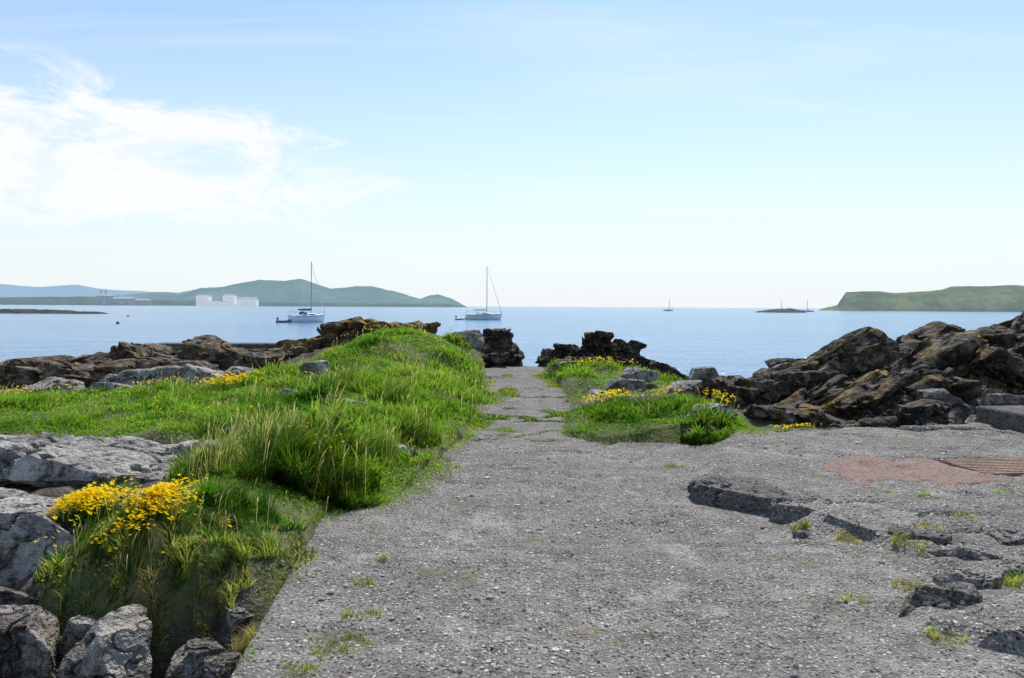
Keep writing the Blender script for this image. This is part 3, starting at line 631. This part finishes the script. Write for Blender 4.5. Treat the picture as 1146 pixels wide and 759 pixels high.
def dinghy(x,y,rz,L,mat,label):
    e=add('dinghy',None,label,'dinghy',loc=(x,y,SEA+.05));e.rotation_euler=(0,0,rz)
    pts=[(-L/2,-.6,.2),(0,-.62,.2),(L*.3,-.5,.24),(L*.45,-.22,.33),(L*.5,0,.38),(L*.45,.22,.33),(L*.3,.5,.24),(0,.62,.2),(-L/2,.6,.2)]
    add('inflatable_tube',tube_m('inflatable_tube',[(tube(a,b,.24,seg=10),I4) for a,b in zip(pts[:-1],pts[1:])],mat),parent=e)
    add('floor',boxmesh('floor',L*.8,1.0,.08,TEAK,.01,.02),parent=e)
    add('outboard_motor',join_parts('outboard_motor',[(boxmesh('o',.35,.3,.5,ANTI,.05,.6),Matrix.Translation((-L/2-.1,0,0))),(tube((-L/2-.1,0,-.1),(-L/2-.1,0,.6),.07),I4)],ANTI),parent=e)
dinghy(-49.5,166.8,math.radians(50),3.0,NAVY,'dark blue inflatable dinghy tied behind a sailboat')
dinghy(-14.4,214,math.radians(30),2.4,ALU,'grey inflatable dinghy trailing behind a sailboat')
for (x,y) in [(-77,150),(-120,240)]:
    e=add('mooring_buoy',None,'small dark mooring buoy floating on calm sea','buoy',group='mooring buoys',loc=(x,y,SEA))
    bm=bmesh.new();bmesh.ops.create_uvsphere(bm,u_segments=16,v_segments=10,radius=.34);bm.transform(Matrix.Scale(.8,4,(0,0,1)));bm.transform(Matrix.Translation((0,0,.1)));me=bpy.data.meshes.new('float');bm.to_mesh(me);bm.free();me.materials.append(ANTI)
    add('float',me,parent=e);add('ring',tube_m('ring',[(tube((0,0,.3),(0,0,.52),.04),I4),(tube((-.1,0,.52),(.1,0,.52),.03),I4)],ANTI),parent=e)
# ---------------------------------------------------------------- sea
v=40000.
me=mesh_np('sea',[(-v,-200,SEA),(v,-200,SEA),(v,v,SEA),(-v,v,SEA)],[np.array([[0,1,2,3]])],mat_water())
add('sea',me,'calm pale blue sea','sea','structure')
# ---------------------------------------------------------------- distant land
def land(name,prof,y0,depth,mat,label,amp,seed,steep=.5,nx=400,nz=60):
    P=np.array(prof,float);xs=np.linspace(P[0,0],P[-1,0],nx);hh=np.interp(xs,P[:,0],P[:,1])
    T=np.linspace(0,1,nz);X,Tt=np.meshgrid(xs,T);Hh=np.tile(hh,(nz,1))
    shore=fbm(X*3/depth,X*0,X*0,4,seed)*depth*.12
    Y=y0+shore+Tt*depth
    s=np.sin(np.clip(Tt/steep,0,1)*np.pi/2)**.9*(1-sstep(.75,1,Tt))
    Z=SEA-1.5+(Hh-SEA+1.5)*s
    Z+=fbm(X*6/depth,Y*6/depth,X*0,5,seed+1)*amp*np.sqrt(np.clip(s,0,1))*sstep(0,.4*amp+.1,Hh-SEA)
    Z=np.where(Tt==0,SEA-3,Z);Z=np.where(Tt==1,SEA-3,Z)
    # the coast widens away from its near shore
    X=X*Y/(y0+steep*depth*.6)
    return add(name,mesh_np(name,np.stack([X.ravel(),Y.ravel(),Z.ravel()],1),[gridfaces(nx,nz)],mat,True),label,None,'structure')
def prof(lst,Yd,hz):return [((px-573)/860*Yd,(hz-py)/860*Yd+1.6) for px,py in lst]
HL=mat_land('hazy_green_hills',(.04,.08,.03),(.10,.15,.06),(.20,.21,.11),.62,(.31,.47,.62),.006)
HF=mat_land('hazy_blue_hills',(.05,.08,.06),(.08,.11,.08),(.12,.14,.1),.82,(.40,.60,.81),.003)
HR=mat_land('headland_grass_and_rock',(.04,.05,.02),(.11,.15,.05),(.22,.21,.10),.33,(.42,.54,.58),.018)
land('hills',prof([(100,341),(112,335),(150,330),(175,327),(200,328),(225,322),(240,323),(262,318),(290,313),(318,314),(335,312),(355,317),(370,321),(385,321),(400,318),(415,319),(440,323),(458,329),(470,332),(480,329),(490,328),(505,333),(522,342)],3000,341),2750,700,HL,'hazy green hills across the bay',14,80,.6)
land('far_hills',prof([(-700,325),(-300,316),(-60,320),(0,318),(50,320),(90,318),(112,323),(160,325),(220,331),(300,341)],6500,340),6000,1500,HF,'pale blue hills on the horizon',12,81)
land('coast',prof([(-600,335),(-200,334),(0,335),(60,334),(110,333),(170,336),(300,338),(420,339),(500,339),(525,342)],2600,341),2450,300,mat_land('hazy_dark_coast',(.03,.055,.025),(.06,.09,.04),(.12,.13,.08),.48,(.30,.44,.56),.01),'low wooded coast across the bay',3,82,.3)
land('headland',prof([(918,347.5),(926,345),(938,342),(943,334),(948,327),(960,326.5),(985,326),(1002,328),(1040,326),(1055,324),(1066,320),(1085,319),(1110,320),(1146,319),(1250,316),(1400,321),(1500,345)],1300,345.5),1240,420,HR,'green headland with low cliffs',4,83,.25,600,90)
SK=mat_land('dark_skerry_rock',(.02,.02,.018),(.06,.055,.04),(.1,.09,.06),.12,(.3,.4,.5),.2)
land('skerry',[(-245,SEA-2),(-215,-1.5),(-190,-.9),(-172,-1.2),(-160,-1.6),(-148,SEA-1)],290,22,SK,'low dark skerry in the bay',.4,84)
land('skerry',[(-290,SEA-2),(-260,-1.2),(-222,-.9),(-200,-1.5),(-188,SEA-1)],345,14,SK,'low dark skerry in the bay',.4,86)
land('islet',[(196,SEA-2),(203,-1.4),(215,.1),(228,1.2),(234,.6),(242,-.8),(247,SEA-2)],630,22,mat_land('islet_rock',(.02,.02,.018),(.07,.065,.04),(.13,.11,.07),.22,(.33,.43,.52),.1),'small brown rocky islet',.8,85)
WALLW=simple('white_render_wall',(.80,.81,.81),.8,0,.04,.02,.5,(.84,.89,.93));ROOF=simple('grey_slate_roof',(.28,.31,.35),.8,0,.1,.02,.5);WALLD=simple('grey_blue_wall',(.20,.24,.28),.8,0,.1,.02,.4,(.4,.52,.62));GLASS=simple('dull_window',(.22,.27,.32),.4,0,.1,.02,.6)  # haze painted in as a pale glow, which also brightens the shaded walls
def building(name,px,Yd,w,d,h,rh,wall,roof,label,z0=1.,nw=6,ch=0):
    x=(px-573)/860*Yd;e=add(name,None,label,'building',loc=(x,Yd,z0))
    add('wall',boxmesh('wall',w,d,h+6,wall,.1,-6),parent=e)
    secs=[[(sx,-d*.52,h+.05),(sx,0,h+rh),(sx,d*.52,h+.05)] for sx in (-w*.51,w*.51)]
    add('roof',loft(secs,'roof',roof,True,False),parent=e)
    rows=2 if h>14 else 1
    for j in range(rows):
        for i in range(nw):
            add('window',boxmesh('window',w/nw*.3,.3,h*.12,GLASS,.0),parent=e,loc=(-w/2+w*(i+.5)/nw,-d/2-.1,h*(.3+.35*j)))
    add('door',boxmesh('door',w*.08,.3,h*.25,GLASS,0),parent=e,loc=(w*.05,-d/2-.12,0.5))
    for i in range(ch):
        add('chimney',boxmesh('chimney',w*.06,w*.06,h*.8,wall,.1),parent=e,loc=(-w*.3+i*w*.3,0,h))
WB='large white industrial building on the far shore'
building('industrial_building',228,2400,38,30,24,5,WALLW,ROOF,WB,3.)
building('industrial_building',257,2405,34,30,26,6,WALLW,ROOF,WB,3.)
building('industrial_building',277,2420,60,30,15,9,WALLW,ROOF,'long white warehouse with grey roof on shore',3.)
building('industrial_building',243,2385,56,20,7,3,WALLW,ROOF,'low white warehouse on the far shore',3.)
building('distillery_building',118,2400,50,30,24,8,WALLD,ROOF,'grey industrial building with chimneys on shore',3.,ch=2)
building('distillery_building',138,2405,55,30,16,6,WALLD,ROOF,'grey industrial shed on the far shore',3.,ch=1)
building('distillery_building',160,2395,40,25,11,5,WALLD,ROOF,'grey industrial shed on the far shore',3.)
# ---------------------------------------------------------------- light
EL=math.radians(54);AZ=math.radians(14)
sd=Vector((math.sin(AZ)*math.cos(EL),math.cos(AZ)*math.cos(EL),math.sin(EL)))
L=bpy.data.lights.new('sun','SUN');L.energy=5.;L.angle=math.radians(.55);L.color=(1,.955,.89)
lo=bpy.data.objects.new('sun',L);COL.objects.link(lo);lo.rotation_euler=sd.to_track_quat('Z','Y').to_euler()
w=bpy.data.worlds.new('World');S.world=w;w.use_nodes=True;nt=w.node_tree
for n in list(nt.nodes):nt.nodes.remove(n)
m=M.__new__(M);m.t=nt
out=nt.nodes.new('ShaderNodeOutputWorld')
sky=m.n('TexSky',sky_type='NISHITA',sun_disc=False,sun_elevation=EL,sun_rotation=AZ,altitude=0,air_density=1.,dust_density=.5,ozone_density=1.2)
skc=m.mix(1.,sky.outputs[0],(.92,1.07,1.13),'MULTIPLY')
tc=m.n('TexCoord').outputs['Generated'];sp=m.n('SeparateXYZ',{0:tc})
zz=m.math('MAXIMUM',sp.outputs[2],0.)
hz=m.ramp(zz,[(0.,.97),(.06,.86),(.2,.40),(.38,.06),(.7,0.)])
c=m.mix(hz,skc,(5.90,6.25,6.50))
den=m.math('ADD',zz,.12);ux=m.math('DIVIDE',sp.outputs[0],den);uy=m.math('DIVIDE',sp.outputs[1],den)
cv=m.n('CombineXYZ',{0:ux,1:uy,2:0.}).outputs[0]
def gauss(cx,cz,rx,rz):
    a=m.math('POWER',m.math('ABSOLUTE',m.math('DIVIDE',m.math('SUBTRACT',sp.outputs[0],cx),rx)),2.)
    b=m.math('POWER',m.math('ABSOLUTE',m.math('DIVIDE',m.math('SUBTRACT',zz,cz),rz)),2.)
    return m.math('POWER',2.718,m.math('MULTIPLY',m.math('ADD',a,b),-1.))
g1=gauss(-.50,.165,.28,.08)
n1=m.noise(m.n('Mapping',{'Vector':tc,'Scale':(3.2,3.2,9.)}).outputs[0],2.4,7,.66,.5)
f=m.math('ADD',n1,m.math('MULTIPLY',g1,.34))
f=m.ramp(f,[(.62,0.),(.78,.95)])
f=m.math('MULTIPLY',f,m.ramp(g1,[(.02,0.),(.35,1.)]))
n2=m.noise(m.n('Mapping',{'Vector':cv,'Rotation':(0,0,.5),'Scale':(.35,1.6,1)}).outputs[0],1.1,5,.6,.8)
f2=m.ramp(n2,[(.52,0.),(.80,.40)])
ff=m.math('MAXIMUM',f,f2)
c=m.mix(ff,c,(6.7,6.8,6.9))
bg=m.n('Background',{'Color':c,'Strength':.148})
nt.links.new(bg.outputs[0],out.inputs[0])
# ---------------------------------------------------------------- camera
cam=bpy.data.cameras.new('camera');cam.lens=27;cam.sensor_width=36;cam.clip_start=.05;cam.clip_end=90000;cam.shift_y=-.0318
co=bpy.data.objects.new('camera',cam);COL.objects.link(co)
co.matrix_world=Matrix.Translation((0,0,1.6))@Matrix.Rotation(math.pi/2,4,'X')@Matrix.Rotation(math.radians(.33),4,'Z')
S.camera=co
